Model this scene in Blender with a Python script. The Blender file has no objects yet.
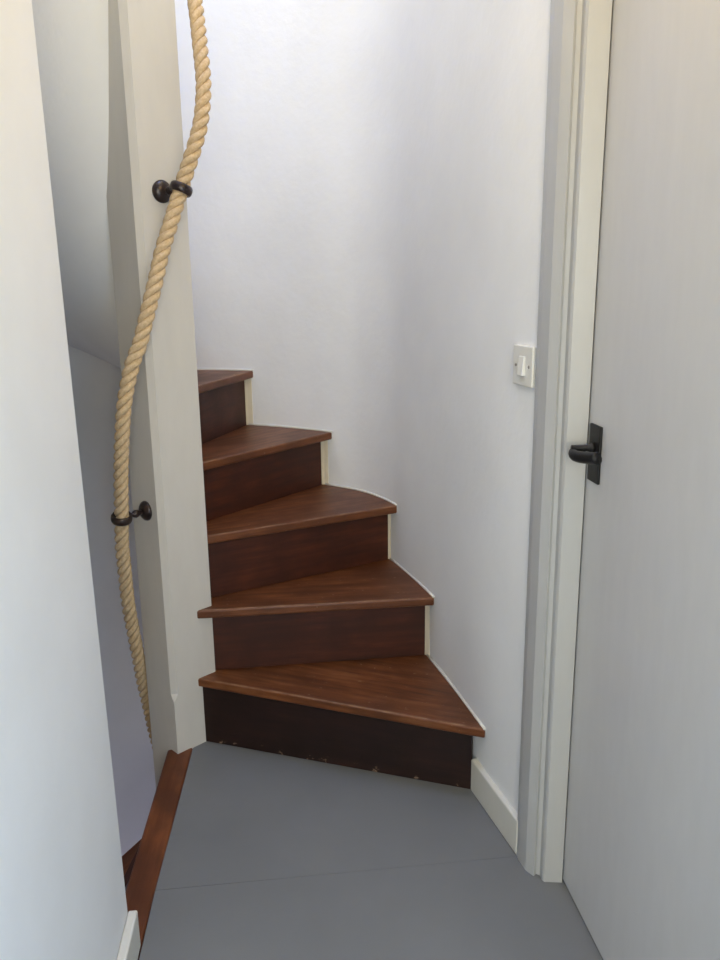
import bpy, bmesh, math, random
import numpy as np
from mathutils import Vector, Matrix, noise

random.seed(4)
S = bpy.context.scene
COL = S.collection

# ---------------------------------------------------------------- camera
EYE = 1.38
FPX = 800.0                       # focal length in pixels of the 720 x 960 frame
_d = np.array([400.0 - 360, 3700.0 - 480, FPX]); _d /= np.linalg.norm(_d)
_up = -_d
_Y = np.array([0, 0, 1.0]); _Y = _Y - _Y.dot(_up) * _up; _Y /= np.linalg.norm(_Y)
ROT = np.array([np.cross(_Y, _up), _Y, _up])
O = np.array([0, 0, EYE])
cam = bpy.data.objects.new('camera', bpy.data.cameras.new('camera'))
COL.objects.link(cam)
r_, u_, b_ = ROT @ [1, 0, 0], ROT @ [0, -1, 0], ROT @ [0, 0, -1]
cam.matrix_world = Matrix(((r_[0], u_[0], b_[0], 0), (r_[1], u_[1], b_[1], 0), (r_[2], u_[2], b_[2], EYE), (0, 0, 0, 1)))
cam.data.sensor_fit = 'VERTICAL'; cam.data.sensor_height = 36; cam.data.sensor_width = 27
cam.data.lens = FPX / 960 * 36
cam.data.clip_start = 0.02
S.camera = cam

# ---------------------------------------------------------------- light
world = bpy.data.worlds.new('sky'); S.world = world; world.use_nodes = True
world.node_tree.nodes['Background'].inputs[0].default_value = (0.75, 0.86, 1.0, 1)
world.node_tree.nodes['Background'].inputs[1].default_value = 0.1

def area(name, loc, look, sx, sy, power, color):
    l = bpy.data.lights.new(name, 'AREA'); l.shape = 'RECTANGLE'; l.size = sx; l.size_y = sy
    l.energy = power; l.color = color
    o = bpy.data.objects.new(name, l); COL.objects.link(o); o.location = loc
    o.rotation_euler = (Vector(look) - Vector(loc)).to_track_quat('-Z', 'Y').to_euler()
    return o
def pt(name, loc, power, color, r=0.12):
    l = bpy.data.lights.new(name, 'POINT'); l.energy = power; l.color = color; l.shadow_soft_size = r
    o = bpy.data.objects.new(name, l); COL.objects.link(o); o.location = loc
area('daylight_end_window', (0.30, -1.70, 1.50), (0.30, 1.0, 1.50), 0.80, 1.05, 40.0, (1.000, 0.950, 0.775))
area('daylight_side_doorway', (0.655, -0.36, 1.05), (-0.4, -0.24, 1.05), 0.68, 1.90, 21.0, (0.286, 0.571, 1.000))
area('daylight_upper_window', (-1.40, 2.20, 3.95), (0.0, 2.20, 3.95), 0.75, 0.85, 17.0, (1.000, 0.971, 0.871))
area('daylight_roof_window', (-0.20, 2.0, 4.97), (-0.20, 2.0, 0.0), 0.9, 0.9, 34.0, (0.162, 0.338, 1.000))
area('daylight_lower_window', (-0.95, 1.46, -1.35), (-0.95, 3.0, -1.35), 0.5, 0.7, 29.0, (0.690, 0.741, 1.000))
pt('stairwell_bulb', (-0.05, 1.85, 3.3), 14.0, (1.000, 0.800, 0.179))
pt('hall_bulb', (0.32, 1.05, 2.25), 6.3, (1.000, 0.603, 0.095))

S.view_settings.view_transform = 'Standard'; S.view_settings.look = 'None'
S.view_settings.gamma = 1; S.view_settings.use_curve_mapping = False
S.view_settings.exposure = 0.0

# ---------------------------------------------------------------- pixel helpers
def ray(x, y): return ROT @ np.array([x - 360, y - 480, FPX])
def at_z(x, y, z=0.0):
    r = ray(x, y); return O + (z - EYE) / r[2] * r
def at_y(x, y, Y):
    r = ray(x, y); return O + r * (Y / r[1])

# ---------------------------------------------------------------- materials
def mat(name, color, rough=0.5, spec=0.5, metal=0.0):
    m = bpy.data.materials.new(name); m.use_nodes = True
    b = m.node_tree.nodes['Principled BSDF']
    b.inputs['Base Color'].default_value = (*color, 1); b.inputs['Roughness'].default_value = rough
    b.inputs['Specular IOR Level'].default_value = spec; b.inputs['Metallic'].default_value = metal
    return m, m.node_tree.nodes, m.node_tree.links, b

def coords(N, L, scale=(1, 1, 1), kind='Object'):
    tc = N.new('ShaderNodeTexCoord'); mp = N.new('ShaderNodeMapping')
    mp.inputs['Scale'].default_value = scale
    L.new(tc.outputs[kind], mp.inputs['Vector']); return mp.outputs['Vector']

def ntex(N, L, vec, scale, detail=4, rough=0.55):
    t = N.new('ShaderNodeTexNoise'); t.inputs['Scale'].default_value = scale
    t.inputs['Detail'].default_value = detail; t.inputs['Roughness'].default_value = rough
    L.new(vec, t.inputs['Vector']); return t.outputs['Fac']

def ramp(N, L, fac, stops):
    r = N.new('ShaderNodeValToRGB'); e = r.color_ramp.elements
    while len(e) < len(stops): e.new(0.5)
    for el, (p, c) in zip(e, stops):
        el.position = p; el.color = (*c, 1) if len(c) == 3 else c
    L.new(fac, r.inputs['Fac']); return r.outputs['Color']

def mixc(N, L, fac, a, b, mode='MIX'):
    m = N.new('ShaderNodeMix'); m.data_type = 'RGBA'; m.blend_type = mode
    for sock, v in ((m.inputs['Factor'], fac), (m.inputs['A'], a), (m.inputs['B'], b)):
        pass
    def put(sock, v):
        if isinstance(v, (int, float)): sock.default_value = v
        elif isinstance(v, tuple): sock.default_value = (*v, 1)
        else: L.new(v, sock)
    put(m.inputs[0], fac); put(m.inputs[6], a); put(m.inputs[7], b)
    return m.outputs[2]

def bump(N, L, b, fac, strength, dist=0.01):
    n = N.new('ShaderNodeBump'); n.inputs['Strength'].default_value = strength; n.inputs['Distance'].default_value = dist
    L.new(fac, n.inputs['Height']); L.new(n.outputs['Normal'], b.inputs['Normal'])

def plaster(name, color, rough=0.75, amt=0.14):
    m, N, L, b = mat(name, color, rough, 0.25)
    v = coords(N, L)
    a = ntex(N, L, v, 3.2, 5); c = ntex(N, L, v, 38, 4)
    dk = tuple(x * 0.95 for x in color)
    L.new(ramp(N, L, a, [(0.35, dk), (0.65, color)]), b.inputs['Base Color'])
    add = N.new('ShaderNodeMath'); add.operation = 'MULTIPLY_ADD'; add.inputs[1].default_value = 0.22
    L.new(c, add.inputs[0]); L.new(a, add.inputs[2])
    bump(N, L, b, add.outputs[0], amt, 0.02)
    return m

def gloss_paint(name, color, rough=0.38):
    m, N, L, b = mat(name, color, rough, 0.4)
    v = coords(N, L, (1, 1, 0.25))
    c = ntex(N, L, v, 30, 4)
    L.new(ramp(N, L, c, [(0.3, tuple(x * 0.96 for x in color)), (0.7, color)]), b.inputs['Base Color'])
    bump(N, L, b, c, 0.06, 0.01)
    return m

def wood(name, dark, mid, light, rough=0.42, chips=0.0, worn_edge=False, scuffed_base=False):
    m, N, L, b = mat(name, mid, rough, 0.35)
    v = coords(N, L, (1.2, 14, 14)); g = ntex(N, L, v, 3.0, 8, 0.65)
    base = ramp(N, L, g, [(0.30, dark), (0.52, mid), (0.75, light)])
    v2 = coords(N, L, (1.6, 2.4, 2.4)); blot = ntex(N, L, v2, 3.5, 4)
    base = mixc(N, L, ramp(N, L, blot, [(0.36, (0, 0, 0)), (0.64, (0.85, 0.85, 0.85))]), base, tuple(x * 0.5 for x in mid))
    if chips:
        v3 = coords(N, L, (1, 1.6, 1.6)); k = ntex(N, L, v3, 42, 5, 0.7)
        base = mixc(N, L, ramp(N, L, k, [(0.71 - chips, (0, 0, 0)), (0.74 - chips, (0.8, 0.8, 0.8))]), base, (0.32, 0.2, 0.13))
    if worn_edge or scuffed_base:                       # object x runs along the nosing, y = 0 is its front edge
        tc = N.new('ShaderNodeTexCoord'); sx = N.new('ShaderNodeSeparateXYZ'); L.new(tc.outputs['Object'], sx.inputs[0])
        mr = N.new('ShaderNodeMapRange'); mr.inputs[1].default_value, mr.inputs[2].default_value = (0.0, 0.02) if worn_edge else (0.0, 0.03)
        L.new(sx.outputs[1 if worn_edge else 2], mr.inputs[0])
        band = ramp(N, L, mr.outputs[0], [(0.03, (0, 0, 0)), (0.16, (1, 1, 1)), (0.26, (1, 1, 1)), (0.55, (0, 0, 0))] if worn_edge else [(0.1, (1, 1, 1)), (0.9, (0, 0, 0))])
        k2 = ntex(N, L, coords(N, L, (1.0, 1.5, 1.5)), 16 if worn_edge else 34, 5, 0.65)
        th = ramp(N, L, k2, [(0.38, (0.05, 0.05, 0.05)), (0.62, (0.6, 0.6, 0.6))] if worn_edge else [(0.60, (0, 0, 0)), (0.65, (1, 1, 1))])
        mm = N.new('ShaderNodeMath'); mm.operation = 'MULTIPLY'; L.new(band, mm.inputs[0]); L.new(th, mm.inputs[1])
        base = mixc(N, L, mm.outputs[0], base, (0.33, 0.19, 0.10) if worn_edge else (0.30, 0.20, 0.14))
    L.new(base, b.inputs['Base Color'])
    rr = N.new('ShaderNodeMapRange'); rr.inputs[3].default_value = rough - 0.1; rr.inputs[4].default_value = rough + 0.16
    L.new(blot, rr.inputs[0]); L.new(rr.outputs[0], b.inputs['Roughness'])
    bump(N, L, b, g, 0.18, 0.004)
    return m

WALL = plaster('white_wall_paint', (0.86, 0.86, 0.85))
WALLC = plaster('well_wall_paint', (0.86, 0.86, 0.85), amt=0.22)
CREAM = plaster('bare_cream_plaster', (0.72, 0.64, 0.49), 0.85, 0.3)
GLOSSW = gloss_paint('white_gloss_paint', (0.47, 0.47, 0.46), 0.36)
SKIRT = gloss_paint('cream_gloss_paint', (0.70, 0.68, 0.60), 0.32)
NEWEL = gloss_paint('newel_gloss_paint', (0.605, 0.575, 0.525), 0.4)
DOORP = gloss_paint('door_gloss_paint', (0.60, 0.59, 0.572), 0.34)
FLOORP, N, L, b = mat('grey_floor_paint', (0.19, 0.195, 0.20), 0.42, 0.4)
v = coords(N, L); a = ntex(N, L, v, 2.0, 5); c = ntex(N, L, v, 60, 3)
L.new(ramp(N, L, a, [(0.3, (0.165, 0.168, 0.166)), (0.7, (0.198, 0.20, 0.198))]), b.inputs['Base Color']); bump(N, L, b, c, 0.08, 0.004)
TREAD = wood('worn_stained_tread_wood', (0.050, 0.017, 0.007), (0.165, 0.052, 0.016), (0.27, 0.11, 0.042), 0.42, 0.05, worn_edge=True)
RISER = wood('stained_riser_wood', (0.024, 0.006, 0.003), (0.066, 0.015, 0.005), (0.11, 0.028, 0.009), 0.50, 0.0)
RISER1 = wood('first_riser_stained_wood', (0.010, 0.004, 0.003), (0.022, 0.008, 0.005), (0.040, 0.014, 0.008), 0.50, 0.0, scuffed_base=True)  # first riser only: darker browns than the other risers
TRIMW = wood('varnished_edge_board_wood', (0.07, 0.02, 0.007), (0.17, 0.05, 0.016), (0.27, 0.09, 0.03), 0.38, 0.0)
BRONZE, N, L, b = mat('dark_bronze_metal', (0.030, 0.020, 0.018), 0.30, 0.5, 0.35)
v = coords(N, L); c = ntex(N, L, v, 60, 4); L.new(ramp(N, L, c, [(0.3, (0.02, 0.014, 0.013)), (0.7, (0.05, 0.032, 0.028))]), b.inputs['Base Color'])
IRON, N, L, b = mat('black_iron', (0.010, 0.010, 0.010), 0.45, 0.3, 0.0)
v = coords(N, L); c = ntex(N, L, v, 90, 3); L.new(ramp(N, L, c, [(0.3, (0.006, 0.006, 0.006)), (0.7, (0.014, 0.013, 0.013))]), b.inputs['Base Color']); bump(N, L, b, c, 0.15, 0.002)
ROPE, N, L, b = mat('natural_rope_fibre', (0.62, 0.46, 0.26), 0.8, 0.2)
v = coords(N, L, (1, 1, 1)); c = ntex(N, L, v, 140, 4, 0.7)
L.new(ramp(N, L, c, [(0.3, (0.50, 0.35, 0.19)), (0.7, (0.68, 0.52, 0.33))]), b.inputs['Base Color']); bump(N, L, b, c, 0.5, 0.002)
PLAST, N, L, b = mat('white_switch_plastic', (0.74, 0.73, 0.68), 0.35, 0.5)
v = coords(N, L); c = ntex(N, L, v, 20, 2); L.new(ramp(N, L, c, [(0.3, (0.72, 0.71, 0.66)), (0.7, (0.75, 0.74, 0.69))]), b.inputs['Base Color'])
STEEL, N, L, b = mat('screw_steel', (0.35, 0.33, 0.31), 0.4, 0.5, 0.8)
v = coords(N, L); c = ntex(N, L, v, 300, 2); L.new(c, b.inputs['Roughness'])

# ---------------------------------------------------------------- mesh helpers
def obj(name, bm, m, parent=None, loc=None, rz=0.0, smooth=False):
    bmesh.ops.recalc_face_normals(bm, faces=bm.faces[:])
    me = bpy.data.meshes.new(name); bm.to_mesh(me); bm.free()
    me.materials.append(m)
    if smooth:
        for p in me.polygons: p.use_smooth = True
    o = bpy.data.objects.new(name, me); COL.objects.link(o)
    if loc is not None: o.location = loc
    o.rotation_euler.z = rz
    if parent is not None: o.parent = parent
    return o
def tag(o, label, cat, kind=None, group=None):
    o['label'] = label; o['category'] = cat
    if kind: o['kind'] = kind
    if group: o['group'] = group
    return o
def empty(name, loc=(0, 0, 0), rz=0.0):
    o = bpy.data.objects.new(name, None); COL.objects.link(o); o.location = loc; o.rotation_euler.z = rz
    o.empty_display_size = 0.1
    return o
def prism(bm, pts, z0, z1):
    """vertical prism over a plan polygon"""
    lo = [bm.verts.new((p[0], p[1], z0)) for p in pts]; hi = [bm.verts.new((p[0], p[1], z1)) for p in pts]
    n = len(pts)
    bm.faces.new(lo[::-1]); bm.faces.new(hi)
    for i in range(n): bm.faces.new((lo[i], lo[(i + 1) % n], hi[(i + 1) % n], hi[i]))
def bevel(bm, w, seg=2, angle=0.5):
    bmesh.ops.recalc_face_normals(bm, faces=bm.faces[:])
    es = [e for e in bm.edges if len(e.link_faces) == 2 and e.calc_face_angle(0) > angle]
    bmesh.ops.bevel(bm, geom=es, offset=w, segments=seg, affect='EDGES', profile=0.5)
def frame_box(bm, A, e, n, s0, s1, t0, t1, z0, z1):
    prism(bm, [(A[0] + e[0] * s + n[0] * t, A[1] + e[1] * s + n[1] * t) for s, t in ((s0, t0), (s1, t0), (s1, t1), (s0, t1))], z0, z1)
def lathe(bm, prof, M, seg=24):
    """profile of (radius, height) turned about the local z axis, placed by matrix M"""
    rings = []
    for r, z in prof:
        if r < 1e-6: rings.append([bm.verts.new(M @ Vector((0, 0, z)))])
        else: rings.append([bm.verts.new(M @ Vector((r * math.cos(2 * math.pi * i / seg), r * math.sin(2 * math.pi * i / seg), z))) for i in range(seg)])
    for a, c in zip(rings, rings[1:]):
        for i in range(seg):
            j = (i + 1) % seg
            if len(a) == 1 and len(c) == 1: continue
            if len(a) == 1: bm.faces.new((a[0], c[i], c[j]))
            elif len(c) == 1: bm.faces.new((a[i], c[0], a[j]))
            else: bm.faces.new((a[i], c[i], c[j], a[j]))
def tube(bm, pts, rad, seg=10, squash=None):
    pts = [Vector(p) for p in pts]; n = len(pts); rings = []
    rad = rad if isinstance(rad, (list, tuple)) else [rad] * n
    t0 = (pts[1] - pts[0]).normalized(); ref = t0.orthogonal().normalized()
    if squash: ref = Vector(squash)
    for i in range(n):
        t = (pts[min(i + 1, n - 1)] - pts[max(i - 1, 0)]).normalized()
        ref = (ref - ref.dot(t) * t).normalized(); w = t.cross(ref)
        rr = rad[i]; ra, rb = rr if isinstance(rr, tuple) else (rr, rr)
        rings.append([bm.verts.new(pts[i] + ref * ra * math.cos(2 * math.pi * k / seg) + w * rb * math.sin(2 * math.pi * k / seg)) for k in range(seg)])
    for a, c in zip(rings, rings[1:]):
        for k in range(seg): bm.faces.new((a[k], a[(k + 1) % seg], c[(k + 1) % seg], c[k]))
    bm.faces.new(rings[0][::-1]); bm.faces.new(rings[-1])
def catmull(P, per=8):
    P = [np.array(p, float) for p in P]; Q = [2 * P[0] - P[1]] + P + [2 * P[-1] - P[-2]]; out = []
    for i in range(1, len(Q) - 2):
        for k in range(per):
            t = k / per; a, b_, c_, d_ = Q[i - 1], Q[i], Q[i + 1], Q[i + 2]
            out.append(0.5 * ((2 * b_) + (c_ - a) * t + (2 * a - 5 * b_ + 4 * c_ - d_) * t * t + (3 * b_ - a - 3 * c_ + d_) * t ** 3))
    out.append(P[-1]); return out

# ---------------------------------------------------------------- plan of the place
NC = np.array([-0.559, 2.250])                 # newel centre, square post turned 45 degrees
NH = 0.1065                                    # half diagonal
# inner face of the curved stairwell wall, from the door frame round behind the newel to the front of the well
WP = [(0.385, 1.697), (0.326, 1.903), (0.275, 2.11), (0.217, 2.32), (0.160, 2.50), (0.101, 2.655), (0.005, 2.80), (-0.118, 2.895), (-0.26, 2.985), (-0.425, 3.06),
      (-0.64, 3.11), (-0.90, 3.08), (-1.15, 2.95), (-1.34, 2.72), (-1.44, 2.42), (-1.46, 2.08), (-1.42, 1.75), (-1.40, 1.44)]
W = catmull(WP, 6)
LE = np.array([0.09, -0.996]); LA = np.array([-0.503, 1.428])          # hall wall, left: far corner, direction to the viewer
LN = np.array([0.996, 0.09])                                            # its normal into the hall
DE = np.array([0.112, -0.994]); DA = np.array([0.466, 1.607]); DN = np.array([-0.994, -0.112])   # door: far edge, direction, normal

# ---------------------------------------------------------------- setting
# floor: two painted boards on a base, brown edge board along the stair opening
bm = bmesh.new()
prism(bm, [(-0.485, 1.44), (-0.51, 2.19), (-0.45, 2.25), (0.30, 2.03), (0.385, 1.72), (0.50, 1.62), (0.86, -1.72), (-0.22, -1.72)], -0.16, -0.014)
floor = tag(obj('floor', bm, FLOORP), 'grey painted board floor of the landing in front of the stairs', 'floor', 'structure')
def seam_y(x): return 1.646 + 0.1145 * x
GAP = 0.0006
bm = bmesh.new()
prism(bm, [(-0.492, seam_y(-0.492) + GAP), (-0.521, 2.18), (-0.49, 2.235), (0.31, 1.99), (0.385, 1.72), (0.40, seam_y(0.40) + GAP)], -0.014, 0.0)
obj('floor_board', bm, FLOORP, floor)
bm = bmesh.new()
prism(bm, [(-0.492, seam_y(-0.492) - GAP), (0.47, seam_y(0.47) - GAP), (0.84, -1.70), (-0.225, -1.70), (-0.478, 1.40)], -0.014, 0.0)
obj('floor_board', bm, FLOORP, floor)

bm = bmesh.new()
TA, TANG = (-0.523, 2.19), math.atan2(1.432 - 2.19, -0.483 + 0.523)
_c, _s = math.cos(-TANG), math.sin(-TANG)
prism(bm, [((x - TA[0]) * _c - (y - TA[1]) * _s, (x - TA[0]) * _s + (y - TA[1]) * _c) for x, y in ((-0.523, 2.19), (-0.483, 1.432), (-0.552, 1.432), (-0.5965, 2.17))], -0.045, 0.003)
bevel(bm, 0.006, 2)
tag(obj('trim_1', bm, TRIMW, None, (TA[0], TA[1], 0), TANG), 'reddish brown wooden edge board along the stair opening between post and left wall', 'edge board', 'structure')

# left wall of the hall and the flat front of the well
bm = bmesh.new()
frame_box(bm, LA, LE, LN, 0.0, 3.16, -0.12, 0.0, 0.0, 2.40)
bevel(bm, 0.004, 2)
for v_ in bm.verts: v_.co.x -= 0.0064 * v_.co.z             # the old wall leans a little
tag(obj('wall_left', bm, WALL), 'smooth white painted wall nearest the camera at the left', 'wall', 'structure')
bm = bmesh.new()
frame_box(bm, LA, LE, LN, -0.0, 3.15, 0.0, 0.020, 0.0, 0.092)
bevel(bm, 0.004, 2)
tag(obj('baseboard_left', bm, SKIRT), 'low cream gloss skirting board along the left wall', 'baseboard', 'structure')

# curved stairwell wall with uneven plaster
bm = bmesh.new()
zs = [-2.4 + 7.4 * i / 74 for i in range(75)]
grid = []
for i, p in enumerate(W):
    t = W[min(i + 1, len(W) - 1)] - W[max(i - 1, 0)]; t = t / np.linalg.norm(t); n = np.array([t[1], -t[0]])   # outward normal
    n = n if (p - NC).dot(n) > 0 else -n
    colv = []
    for z in zs:
        d = 0.006 * noise.noise(Vector((p[0] * 2.2, p[1] * 2.2, z * 2.0))) + 0.002 * noise.noise(Vector((p[0] * 9, p[1] * 9, z * 8)))
        if i < 6: d *= i / 6
        q = p + n * d; colv.append((bm.verts.new((q[0], q[1], z)), bm.verts.new((p[0] + n[0] * 0.12, p[1] + n[1] * 0.12, z))))
    grid.append(colv)
for a, c in zip(grid, grid[1:]):
    for k in range(len(zs) - 1):
        bm.faces.new((a[k][0], c[k][0], c[k + 1][0], a[k + 1][0])); bm.faces.new((a[k][1], a[k + 1][1], c[k + 1][1], c[k][1]))
    for k in (0, len(zs) - 1): bm.faces.new((a[k][0], a[k][1], c[k][1], c[k][0]))
for g in (grid[0], grid[-1]):
    for k in range(len(zs) - 1): bm.faces.new((g[k][0], g[k][1], g[k + 1][1], g[k + 1][0]))
tag(obj('wall_back', bm, WALLC, smooth=True), 'curved white plaster wall sweeping round behind the winding stairs', 'wall', 'structure')

# front wall of the well: left of the hall, above the hall ceiling and below the floor
bm = bmesh.new()
def bx(x0, x1, y0, y1, z0, z1): prism(bm, [(x0, y0), (x1, y0), (x1, y1), (x0, y1)], z0, z1)
bx(-1.52, -0.60, 1.32, 1.44, 0.0, 2.9)
bx(-1.52, -1.25, 1.32, 1.44, -2.4, 0.0); bx(-0.65, 0.52, 1.32, 1.44, -2.4, -0.16)
bx(-1.25, -0.65, 1.32, 1.44, -2.4, -1.75); bx(-1.25, -0.65, 1.32, 1.44, -0.95, 0.0)
bx(-0.60, 0.52, 1.32, 1.44, 2.40, 2.9)
bx(-1.52, 0.52, 1.32, 1.44, 2.9, 5.0)
bx(0.39, 0.52, 1.44, 1.75, 2.40, 5.0); bx(0.39, 0.52, 1.44, 1.80, -2.4, -0.16)
tag(obj('wall_front', bm, WALL), 'white plaster wall closing the front of the stairwell', 'wall', 'structure')

# right wall with the doorway
bm = bmesh.new()
frame_box(bm, DA, DE, DN, 0.80, 1.62, -0.14, 0.030, 0.0, 2.40); frame_box(bm, DA, DE, DN, 2.34, 3.34, -0.14, 0.030, 0.0, 2.40); frame_box(bm, DA, DE, DN, 1.62, 2.34, -0.14, 0.030, 2.02, 2.40)
frame_box(bm, DA, DE, DN, -0.12, 0.80, -0.14, 0.030, 2.02, 2.40)
frame_box(bm, DA, DE, DN, -0.12, 0.80, -0.14, -0.075, 0.0, 2.02)  # unseen backing added behind the leaf to keep sky light out of its gap
tag(obj('wall_right', bm, WALL), 'white wall around the flush door at the right', 'wall', 'structure')

# hall end wall behind the viewer, with its window opening
bm = bmesh.new()
bx(-0.40, -0.12, -1.86, -1.72, 0, 2.4); bx(0.72, 0.95, -1.86, -1.72, 0, 2.4)
bx(-0.12, 0.72, -1.86, -1.72, 0, 0.95); bx(-0.12, 0.72, -1.86, -1.72, 2.05, 2.4)
tag(obj('wall_end', bm, WALL), 'white end wall of the hall with a window opening', 'wall', 'structure')
bm = bmesh.new()
bx(-0.40, 0.98, -1.86, 1.32, 2.40, 2.50)
tag(obj('ceiling', bm, WALL), 'white ceiling over the hall', 'ceiling', 'structure')
bm = bmesh.new()
bx(-1.60, 0.60, 1.32, 3.30, 5.00, 5.10)
tag(obj('ceiling_upper', bm, WALL), 'white ceiling high over the stairwell', 'ceiling', 'structure')
bm = bmesh.new()
bx(-1.60, 0.60, 1.32, 3.30, -2.50, -2.40)
tag(obj('floor_lower', bm, TRIMW), 'wooden floor at the foot of the lower stairs', 'floor', 'structure')

# skirting on the right, between first riser and door frame
bm = bmesh.new()
a_, b_2 = np.array([0.296, 1.957]), np.array([0.3735, 1.690]); wn = np.array([0.961, 0.277])
prism(bm, [a_, b_2, b_2 + wn * 0.022, a_ + wn * 0.022], 0.0, 0.098)
bevel(bm, 0.005, 2)
tag(obj('baseboard_right', bm, SKIRT), 'short cream skirting board between the first riser and the door frame', 'baseboard', 'structure')

# sloping plaster underside of the upper flight, seen through the opening on the left
def wall_radius(th):
    d = np.array([math.cos(th), math.sin(th)]); best = 3.0
    P = W + [np.array([-1.40, 1.44]), np.array([-0.45, 1.44])]
    for a, c in zip(P, P[1:]):
        e = c - a; det = d[0] * -e[1] + d[1] * e[0]
        if abs(det) < 1e-9: continue
        q = a - NC; t = (q[0] * -e[1] + q[1] * e[0]) / det; s = (d[0] * q[1] - d[1] * q[0]) / det
        if t > 0 and -1e-6 <= s <= 1 + 1e-6: best = min(best, t)
    return best
def soffit_z(deg): return 1.60 + 0.0080 * (deg - 179)
bm = bmesh.new(); g2 = []
for k in range(61):
    deg = 112 + (262 - 112) * k / 60; th = math.radians(deg); R1 = min(wall_radius(th), 1.3) + 0.03; row = []
    for j in range(9):
        r0 = NH / (abs(math.cos(th)) + abs(math.sin(th))) - 0.002; r = r0 + (R1 - r0) * j / 8
        x, y = NC[0] + r * math.cos(th), NC[1] + r * math.sin(th)
        zz = soffit_z(deg) + 0.006 * noise.noise(Vector((x * 4, y * 4, 0)))
        row.append((bm.verts.new((x, y, zz)), bm.verts.new((x, y, zz + 0.035))))
    g2.append(row)
for a, c in zip(g2, g2[1:]):
    for j in range(8):
        bm.faces.new((a[j][0], a[j + 1][0], c[j + 1][0], c[j][0])); bm.faces.new((a[j][1], c[j][1], c[j + 1][1], a[j + 1][1]))
for row in (g2[0], g2[-1]):
    for j in range(8): bm.faces.new((row[j][0], row[j][1], row[j + 1][1], row[j + 1][0]))
tag(obj('ceiling_soffit', bm, WALLC, smooth=True), 'sloping curved plaster underside of the upper stairs seen left of the post', 'soffit', 'structure')

# ---------------------------------------------------------------- door frame and door
df = empty('trim_2', (0.42, 1.64, 0)); tag(df, 'moulded white gloss door frame beside the light switch', 'door frame', 'structure')
def in_parent(o, p): o.parent = p; o.matrix_parent_inverse = Matrix.Translation(-Vector(p.location)); return o
bm = bmesh.new()
prof = [(0.3745, 1.697), (0.3765, 1.676), (0.386, 1.641), (0.3895, 1.636), (0.4015, 1.6205), (0.4035, 1.6215), (0.4085, 1.6275), (0.4165, 1.6235), (0.4185, 1.6075), (0.4225, 1.6015),
        (0.4635, 1.5985), (0.4645, 1.601), (0.4645, 1.660), (0.52, 1.70), (0.52, 1.76), (0.40, 1.76), (0.388, 1.70)]
prism(bm, prof, 0.0, 2.07)
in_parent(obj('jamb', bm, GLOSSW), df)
bm = bmesh.new(); frame_box(bm, DA, DE, DN, -0.03, 0.86, -0.07, 0.048, 1.985, 2.07); bevel(bm, 0.006, 2)
in_parent(obj('head', bm, GLOSSW), df)
bm = bmesh.new(); frame_box(bm, DA, DE, DN, 0.772, 0.85, -0.07, 0.048, 0.0, 1.985); bevel(bm, 0.006, 2)
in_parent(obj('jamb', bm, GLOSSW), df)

door = empty('door_1', (DA[0], DA[1], 0), math.atan2(DE[1], DE[0])); tag(door, 'flush off-white door with black lever handle at the right', 'door', 'structure')
# door-local axes: x along the leaf towards the viewer, y = into the hall is negative
def dl(bm_fn): pass
YS = -1.0 if (np.array([-DE[1], DE[0]]).dot(DN) < 0) else 1.0      # sign of local y that points into the hall
bm = bmesh.new()
prism(bm, [(0.0018, 0), (0.765, 0), (0.765, -0.04 * YS), (0.0018, -0.04 * YS)], 0.006, 1.98)
bevel(bm, 0.0015, 1)
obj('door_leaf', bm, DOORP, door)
HS, HZ = 0.049, 1.041                                             # handle position on the leaf
hd = obj('handle_plate', (lambda b: (prism(b, [(HS - 0.026, 0), (HS + 0.026, 0), (HS + 0.026, 0.006 * YS), (HS - 0.026, 0.006 * YS)], HZ - 0.058, HZ + 0.058), bevel(b, 0.002, 2), b)[-1])(bmesh.new()), IRON, door)
bm = bmesh.new()
M = Matrix.Translation((HS - 0.002, 0.006 * YS, HZ + 0.012)) @ Matrix.Rotation(-math.pi / 2 * YS, 4, 'X')
lathe(bm, [(0, 0), (0.011, 0), (0.011, 0.006), (0.008, 0.010), (0.0065, 0.014), (0.0065, 0.045), (0, 0.046)], M, 18)
obj('neck', bm, IRON, hd, smooth=True)
bm = bmesh.new()
path = catmull([(HS - 0.003, 0.022 * YS, HZ + 0.012), (HS - 0.005, 0.036 * YS, HZ + 0.007), (HS + 0.001, 0.047 * YS, HZ + 0.001), (HS + 0.022, 0.050 * YS, HZ + 0.001), (HS + 0.055, 0.045 * YS, HZ + 0.005), (HS + 0.090, 0.036 * YS, HZ + 0.011)], 6)
n = len(path)
tube(bm, path, [(0.007 + 0.0055 * min(1, i / 10), 0.007 + 0.003 * min(1, i / 10)) for i in range(n)], 12, squash=(0, 0, 1))
obj('lever', bm, IRON, hd, smooth=True)

# ---------------------------------------------------------------- light switch
wd = np.array([0.326 - 0.385, 1.903 - 1.697]); wd /= np.linalg.norm(wd); wn2 = np.array([-wd[1], wd[0]])   # along the wall, away from viewer / out of the wall
sc = np.array([0.385, 1.697]) + wd * 0.066
sw = empty('light_switch', (sc[0], sc[1], 1.196), math.atan2(-wd[1], -wd[0])); tag(sw, 'white square light switch with one rocker on the wall beside the door frame', 'light switch')
LY = 1.0 if np.array([wd[1], -wd[0]]).dot(wn2) > 0 else -1.0
def lbox(x0, x1, y0, y1, z0, z1, bv, seg=2):
    b = bmesh.new(); prism(b, [(x0, y0 * LY), (x1, y0 * LY), (x1, y1 * LY), (x0, y1 * LY)], z0, z1); bevel(b, bv, seg); return b
obj('face_plate', lbox(-0.046, 0.046, -0.004, 0.009, -0.044, 0.044, 0.0025), PLAST, sw)
rk = bmesh.new()
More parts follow.
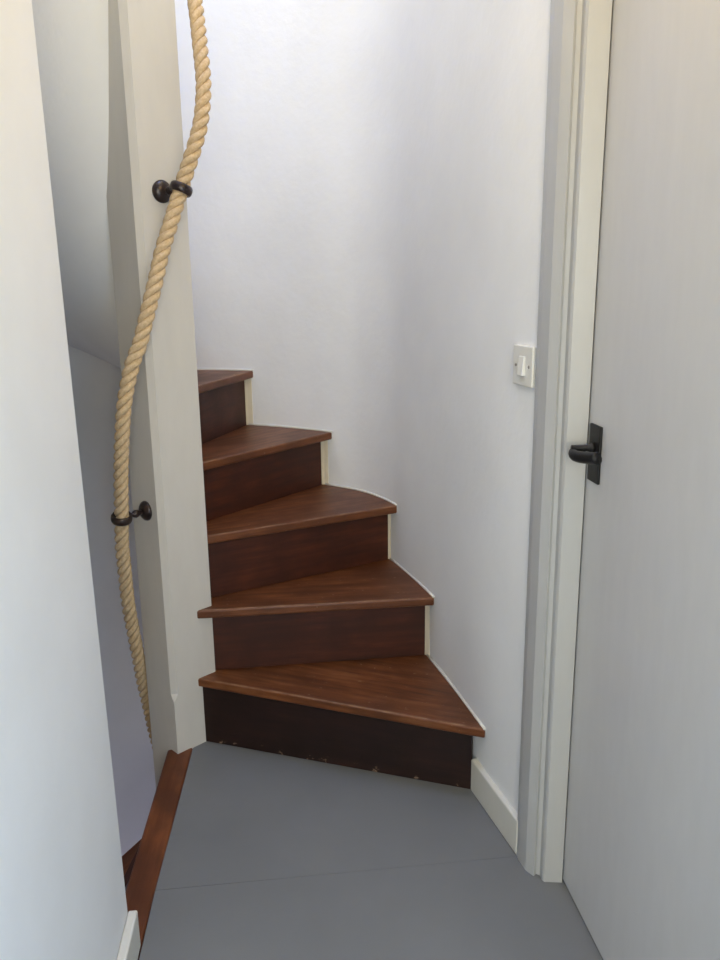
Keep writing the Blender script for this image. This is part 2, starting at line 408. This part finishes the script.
prism(rk, [(-0.012, 0.006 * LY), (0.012, 0.006 * LY), (0.012, 0.0135 * LY), (-0.012, 0.0135 * LY)], -0.021, 0.021)
for v_ in rk.verts:
    if abs(v_.co.y) > 0.01: v_.co.y += (0.003 if v_.co.z < 0 else -0.001) * LY
bevel(rk, 0.0015, 2)
obj('rocker', rk, PLAST, sw)
for sx in (-0.030, 0.030):
    bm = bmesh.new()
    lathe(bm, [(0, 0.008), (0.0036, 0.008), (0.0036, 0.0096), (0.0026, 0.0104), (0, 0.0104)], Matrix.Translation((sx, 0, 0)) @ Matrix.Rotation(-math.pi / 2 * LY, 4, 'X'), 14)
    obj('screw', bm, STEEL, sw, smooth=False)

# ---------------------------------------------------------------- newel post
nw = bmesh.new()
ZB, ZT, CH, CZ = -2.4, 3.3, 0.0155, 0.185
corner = lambda k: NC + NH * np.array([math.cos(math.radians(90 * k)), math.sin(math.radians(90 * k))])
Rr, Bk, Lf, Fr = [corner(k) for k in range(4)]
uL = (Lf - Fr) / np.linalg.norm(Lf - Fr); uR = (Rr - Fr) / np.linalg.norm(Rr - Fr)
f1, f2 = Fr + uL * CH, Fr + uR * CH
def vv(p, z): return nw.verts.new((p[0], p[1], z))
r0, b0, l0, c0 = vv(Rr, ZB), vv(Bk, ZB), vv(Lf, ZB), vv(Fr, ZB)
r1, b1, l1, cA, cB = vv(Rr, ZT), vv(Bk, ZT), vv(Lf, ZT), vv(f1, ZT), vv(f2, ZT)
cs = vv(Fr, CZ - 0.014); sA, sB = vv(f1, CZ + 0.012), vv(f2, CZ + 0.012)
nw.faces.new((r0, c0, l0, b0)); nw.faces.new((r1, b1, l1, cA, cB))
nw.faces.new((r0, b0, b1, r1)); nw.faces.new((b0, l0, l1, b1))
nw.faces.new((l0, c0, cs, sA, cA, l1)); nw.faces.new((c0, r0, r1, cB, sB, cs)); nw.faces.new((cs, sB, sA)); nw.faces.new((sA, sB, cB, cA))
tag(obj('newel_post', nw, NEWEL), 'tall square cream-white newel post with chamfered corner between the two flights', 'post')

# ---------------------------------------------------------------- stairs going up
RISE = [0, 0.219, 0.436, 0.644, 0.846, 1.055, 1.26, 1.466, 1.674]
NOSE = {1: ((-0.505, 2.208), (0.322, 1.903)), 2: ((-0.502, 2.212), (0.214, 2.292)), 3: ((-0.462, 2.288), (0.111, 2.590)), 4: ((-0.484, 2.394), (-0.111, 2.866)), 5: ((-0.600, 2.340), (-0.409, 3.019))}
RIS = {1: ((-0.484, 2.214), (0.296, 1.957)), 2: ((-0.457, 2.258), (0.217, 2.345)), 3: ((-0.458, 2.316), (0.113, 2.655)), 4: ((-0.489, 2.439), (-0.121, 2.920)), 5: ((-0.629, 2.348), (-0.438, 3.035))}
for k, deg in ((6, 101), (7, 124), (8, 147)):
    th = math.radians(deg); d = np.array([math.cos(th), math.sin(th)]); R1 = wall_radius(th); nn = np.array([d[1], -d[0]])
    NOSE[k] = (tuple(NC + d * 0.09 + nn * 0.03), tuple(NC + d * (R1 - 0.01) + nn * 0.03)); RIS[k] = (tuple(NC + d * 0.09), tuple(NC + d * R1))
def hit_wall(a, c, out=0.0):
    """where the line a->c meets the wall; also its index along W"""
    a, c = np.array(a), np.array(c); d = (c - a) / np.linalg.norm(c - a); best = None
    for i in range(len(W) - 1):
        e = W[i + 1] - W[i]; det = d[0] * -e[1] + d[1] * e[0]
        if abs(det) < 1e-9: continue
        q = W[i] - a; t = (q[0] * -e[1] + q[1] * e[0]) / det; s = (d[0] * q[1] - d[1] * q[0]) / det
        if t > 0.05 and 0 <= s <= 1 and (best is None or t < best[0]): best = (t, i + s)
    return a + d * (best[0] + out), best[1]
def to_newel(a, c):
    """extend the line c->a into the post"""
    a, c = np.array(a), np.array(c); d = (a - c) / np.linalg.norm(a - c)
    t = max(0.0, (NC - a).dot(d) - 0.02); p = a + d * t
    for k in range(400):
        q = c + (p - c) * k / 400
        if abs(q[0] - NC[0]) + abs(q[1] - NC[1]) < NH - 0.004: return q
    return p
st = empty('winding_staircase', (NC[0], NC[1], 0)); tag(st, 'dark stained wooden winder stairs climbing round the white post', 'staircase')
TH = 0.027
def wall_pt(s):
    i = int(min(max(s, 0), len(W) - 1.001)); return W[i] + (W[i + 1] - W[i]) * (s - i)
def put_local(name, plan, z0, z1, a, ang, m, bv, parent, seg=2):
    """prism over a plan polygon built in a frame whose x runs along the nosing, so the grain does too"""
    c, s = math.cos(-ang), math.sin(-ang); b = bmesh.new()
    loc = [((p[0] - a[0]) * c - (p[1] - a[1]) * s, (p[0] - a[0]) * s + (p[1] - a[1]) * c) for p in plan]
    prism(b, loc, z0, z1); bevel(b, bv, seg)
    o = obj(name, b, m, None, None)
    o.location = (a[0] - parent.location[0], a[1] - parent.location[1], -parent.location[2]); o.rotation_euler.z = ang; o.parent = parent
    return o
for k in range(1, 9):
    nL, nR = np.array(NOSE[k][0]), np.array(NOSE[k][1])
    a0 = to_newel(nL, nR); wr, s0 = hit_wall(nL, nR, -0.001)
    ang = math.atan2(nR[1] - nL[1], nR[0] - nL[0])
    if k < 8: rL, rR = np.array(RIS[k + 1][0]), np.array(RIS[k + 1][1])
    else:
        th = math.radians(168); d = np.array([math.cos(th), math.sin(th)]); rL, rR = NC + d * 0.09, NC + d * 0.8
    bL = to_newel(rL, rR); bw, s1 = hit_wall(rL, rR, -0.001)
    # back edge runs a little under the next riser
    nn = np.array([-(rR - rL)[1], (rR - rL)[0]]); nn /= np.linalg.norm(nn)
    edge = [wall_pt(s) for s in np.linspace(s0, s1, 6)[1:-1]]
    edge = [p + (NC - p) / np.linalg.norm(NC - p) * 0.002 for p in edge]
    plan = [a0, wr] + edge + [bw, bw + nn * 0.015, bL + nn * 0.015]
    if np.linalg.norm(plan[-1] - a0) < 0.004: plan = plan[:-1]
    put_local('tread', plan, RISE[k] - TH, RISE[k], nL, ang, TREAD, 0.0055, st, 3)
    # riser below this tread
    rL, rR = np.array(RIS[k][0]), np.array(RIS[k][1]); d = (rR - rL) / np.linalg.norm(rR - rL); n2 = np.array([-d[1], d[0]])
    aL = to_newel(rL, rR)
    if k == 1: aR = rR + d * 0.002; aL = rL - d * 0.03
    else: aR, sr = hit_wall(rL, rR, -0.010 if k < 4 else -0.016)
    z0 = RISE[k - 1] + (0.0005 if k == 1 else 0.0005)
    put_local('riser', [aL, aR, aR + n2 * 0.018, aL + n2 * 0.018], z0, RISE[k] - TH - 0.0005, rL, math.atan2(d[1], d[0]), RISER1 if k == 1 else RISER, 0.0012, st, 1)
    # cream filler between stair and wall
    if 2 <= k <= 6:
        sb = hit_wall(rL, rR)[1]
        bm = bmesh.new(); q = []
        for s, dep in ((sb - (0.65 if k >= 4 else 0.35), 0.0), (sb - 0.12, 0.004), (sb + 0.18, 0.010), (sb + 0.3, 0.010)):
            p = wall_pt(s); inn = (NC - p) / np.linalg.norm(NC - p)
            q.append((p + inn * (dep + 0.0005) - np.array([0, 0]), p - inn * 0.006))
        prism(bm, [x[0] for x in q] + [x[1] for x in q][::-1], RISE[k - 1] + 0.0005, RISE[k] - TH - 0.0005)
        o = obj('filler_strip', bm, CREAM, None); in_parent(o, st)
    if k <= 5:                                                     # bead of filler along the tread's wall edge
        pts = []
        for s in np.linspace(s0 + 0.02, s1, 9):
            p = wall_pt(s); inn = (NC - p) / np.linalg.norm(NC - p); p = p + inn * 0.0025; pts.append((p[0], p[1], RISE[k] + 0.0015))
        bm = bmesh.new(); tube(bm, pts, 0.0042, 6); o = obj('filler_bead', bm, SKIRT, None, smooth=True); in_parent(o, st)

# ---------------------------------------------------------------- stairs going down
dn = empty('descending_staircase', (NC[0], NC[1], -0.5)); tag(dn, 'brown wooden stairs leading down left of the floor edge board', 'staircase')
degs = [-94, -116, -136, -157, -179, -202, -226, -250]
for k in range(1, 7):
    z = -0.21 * k
    d0, d1 = [np.array([math.cos(math.radians(x)), math.sin(math.radians(x))]) for x in (degs[k - 1], degs[k])]
    def far(deg):
        th = math.radians(deg); d = np.array([math.cos(th), math.sin(th)])
        if deg > -140: t = (1.445 - NC[1]) / d[1]; t2 = (-1.39 - NC[0]) / d[0] if d[0] < -0.01 else 9; return NC + d * min(t, t2)
        return NC + d * (wall_radius(th % (2 * math.pi)) - 0.005)
    n0, n1 = [NH / (abs(d[0]) + abs(d[1])) - 0.003 for d in (d0, d1)]
    plan = [NC + d0 * n0, far(degs[k - 1])]
    m_ = 3 if k > 1 else 1
    for j in range(1, m_ + 1): plan.append(far(degs[k - 1] + (degs[k] - degs[k - 1]) * j / m_))
    plan += [NC + d1 * n1]
    put_local('tread', plan, z - TH, z, NC, math.radians(degs[k]), TRIMW, 0.004, dn)
    f0 = far(degs[k - 1]); nrm = np.array([-d0[1], d0[0]])
    put_local('riser', [NC + d0 * n0, f0 - d0 * 0.01, f0 - d0 * 0.01 + nrm * 0.016, NC + d0 * n0 + nrm * 0.016], z + 0.0005, z + 0.21 - (0.0455 if k == 1 else TH + 0.0005), NC, math.radians(degs[k - 1]), RISER, 0.001, dn, 1)

# ---------------------------------------------------------------- rope handrail and its brackets
def bracket(rose, nrm, ring, tang, label):
    root = empty('rope_bracket', tuple(rose)); tag(root, label, 'bracket', group='rope handrail brackets')
    z = Vector((nrm[0], nrm[1], 0)).normalized(); x = Vector((0, 0, 1)); y = z.cross(x)
    M = Matrix(((x.x, y.x, z.x, 0), (x.y, y.y, z.y, 0), (x.z, y.z, z.z, 0), (0, 0, 0, 1)))
    bm = bmesh.new(); lathe(bm, [(0, 0), (0.0285, 0), (0.029, 0.004), (0.0265, 0.009), (0.019, 0.015), (0.010, 0.018), (0, 0.0185)], M, 28)
    obj('rose', bm, BRONZE, root, smooth=True)
    rel = Vector(ring) - Vector(rose); dist = rel.length
    t = rel.normalized(); q = t.to_track_quat('Z', 'Y').to_matrix().to_4x4(); e = dist - 0.0275
    bm = bmesh.new(); lathe(bm, [(0, 0.004), (0.007, 0.010), (0.0065, e * 0.42), (0.010, e * 0.55), (0.0120, e * 0.68), (0.009, e * 0.80), (0.006, e * 0.88), (0.008, e + 0.003), (0, e + 0.004)], q, 18)
    obj('stem', bm, BRONZE, root, smooth=True)
    tg = Vector(tang).normalized(); q = tg.to_track_quat('Z', 'Y').to_matrix().to_4x4(); bm = bmesh.new()
    n1, n2 = 32, 10; rr = []
    for i in range(n1):
        a = 2 * math.pi * i / n1
        rr.append([bm.verts.new(rel + (q @ Vector(((0.0245 + 0.0050 * math.cos(b)) * math.cos(a), (0.0245 + 0.0050 * math.cos(b)) * math.sin(a), 0.0120 * math.sin(b))))) for b in [2 * math.pi * j / n2 for j in range(n2)]])
    for i in range(n1):
        for j in range(n2): bm.faces.new((rr[i][j], rr[(i + 1) % n1][j], rr[(i + 1) % n1][(j + 1) % n2], rr[i][(j + 1) % n2]))
    obj('ring', bm, BRONZE, root, smooth=True)
nR_, nL_ = np.array([0.7071, -0.7071]), np.array([-0.7071, -0.7071])
rose1 = np.array([-0.505, 2.1965, 1.612]); rose2 = np.array([-0.609, 2.1935, 0.753])
rose1[:2] = Fr + uR * (rose1[:2] - Fr).dot(uR); rose2[:2] = Fr + uL * (rose2[:2] - Fr).dot(uL)
ring1 = at_y(181, 189, 2.150); ring2 = at_y(121.7, 518, 2.130)
PX = [(178, -75, 2.40), (188, -35, 2.33), (195.5, 5, 2.27), (200.5, 50, 2.22), (203.5, 83, 2.195), (201.5, 117, 2.175), (195, 145, 2.162), None, (171, 222, 2.128), (162.5, 250, 2.112), (155, 283, 2.092), (147.5, 313, 2.078), (140, 343, 2.068),
      (133, 362, 2.062), (127, 387, 2.062), (123.5, 412, 2.066), (121.8, 443, 2.08), (121, 478, 2.10), None, (122, 545, 2.15), (124.5, 570, 2.175), (128, 602, 2.205), (132, 625, 2.23), (137.5, 653, 2.26), (142.5, 680, 2.295), (148.5, 706, 2.335), (155, 735, 2.385), (163, 765, 2.43)]
rings = [ring1, ring2]; P3 = [rings.pop(0) if p is None else at_y(*p) for p in PX]
cl = [Vector(p) for p in catmull(P3, 16)]
acc = [0.0]
for a, c in zip(cl, cl[1:]): acc.append(acc[-1] + (c - a).length)
rope = empty('rope_handrail', tuple(P3[-1])); tag(rope, 'thick twisted natural rope handrail hanging round the newel post', 'rope')
PITCH, OFF, SR = 0.086, 0.0108, 0.0097
ref = Vector((1, 0, 0)); frames = []
for i in range(len(cl)):
    t = (cl[min(i + 1, len(cl) - 1)] - cl[max(i - 1, 0)]).normalized(); ref = (ref - ref.dot(t) * t).normalized(); frames.append((t, ref.copy(), t.cross(ref)))
fine = []
step = 0.006; s = 0.0; i = 0
while s < acc[-1]:
    while acc[i + 1] < s: i += 1
    u = (s - acc[i]) / (acc[i + 1] - acc[i]); fine.append((cl[i].lerp(cl[i + 1], u), frames[i][1].lerp(frames[i + 1][1], u), frames[i][2].lerp(frames[i + 1][2], u), s)); s += step
for k in range(3):
    pts = []
    for p, a, c, s in fine:
        ph = 2 * math.pi * (s / PITCH + k / 3); pts.append(p + a * OFF * math.cos(ph) + c * OFF * math.sin(ph) - rope.location)
    bm = bmesh.new(); tube(bm, pts, SR, 10); obj('strand', bm, ROPE, rope, smooth=True)
def tang_at(p):
    i = min(range(len(cl)), key=lambda j: (cl[j] - Vector(p)).length); return frames[i][0]
bracket(rose1, nR_, ring1, tang_at(ring1), 'upper dark bronze rope bracket on the bright front face of the post')
bracket(rose2, nL_, ring2, tang_at(ring2), 'lower dark bronze rope bracket on the shaded left face of the post')
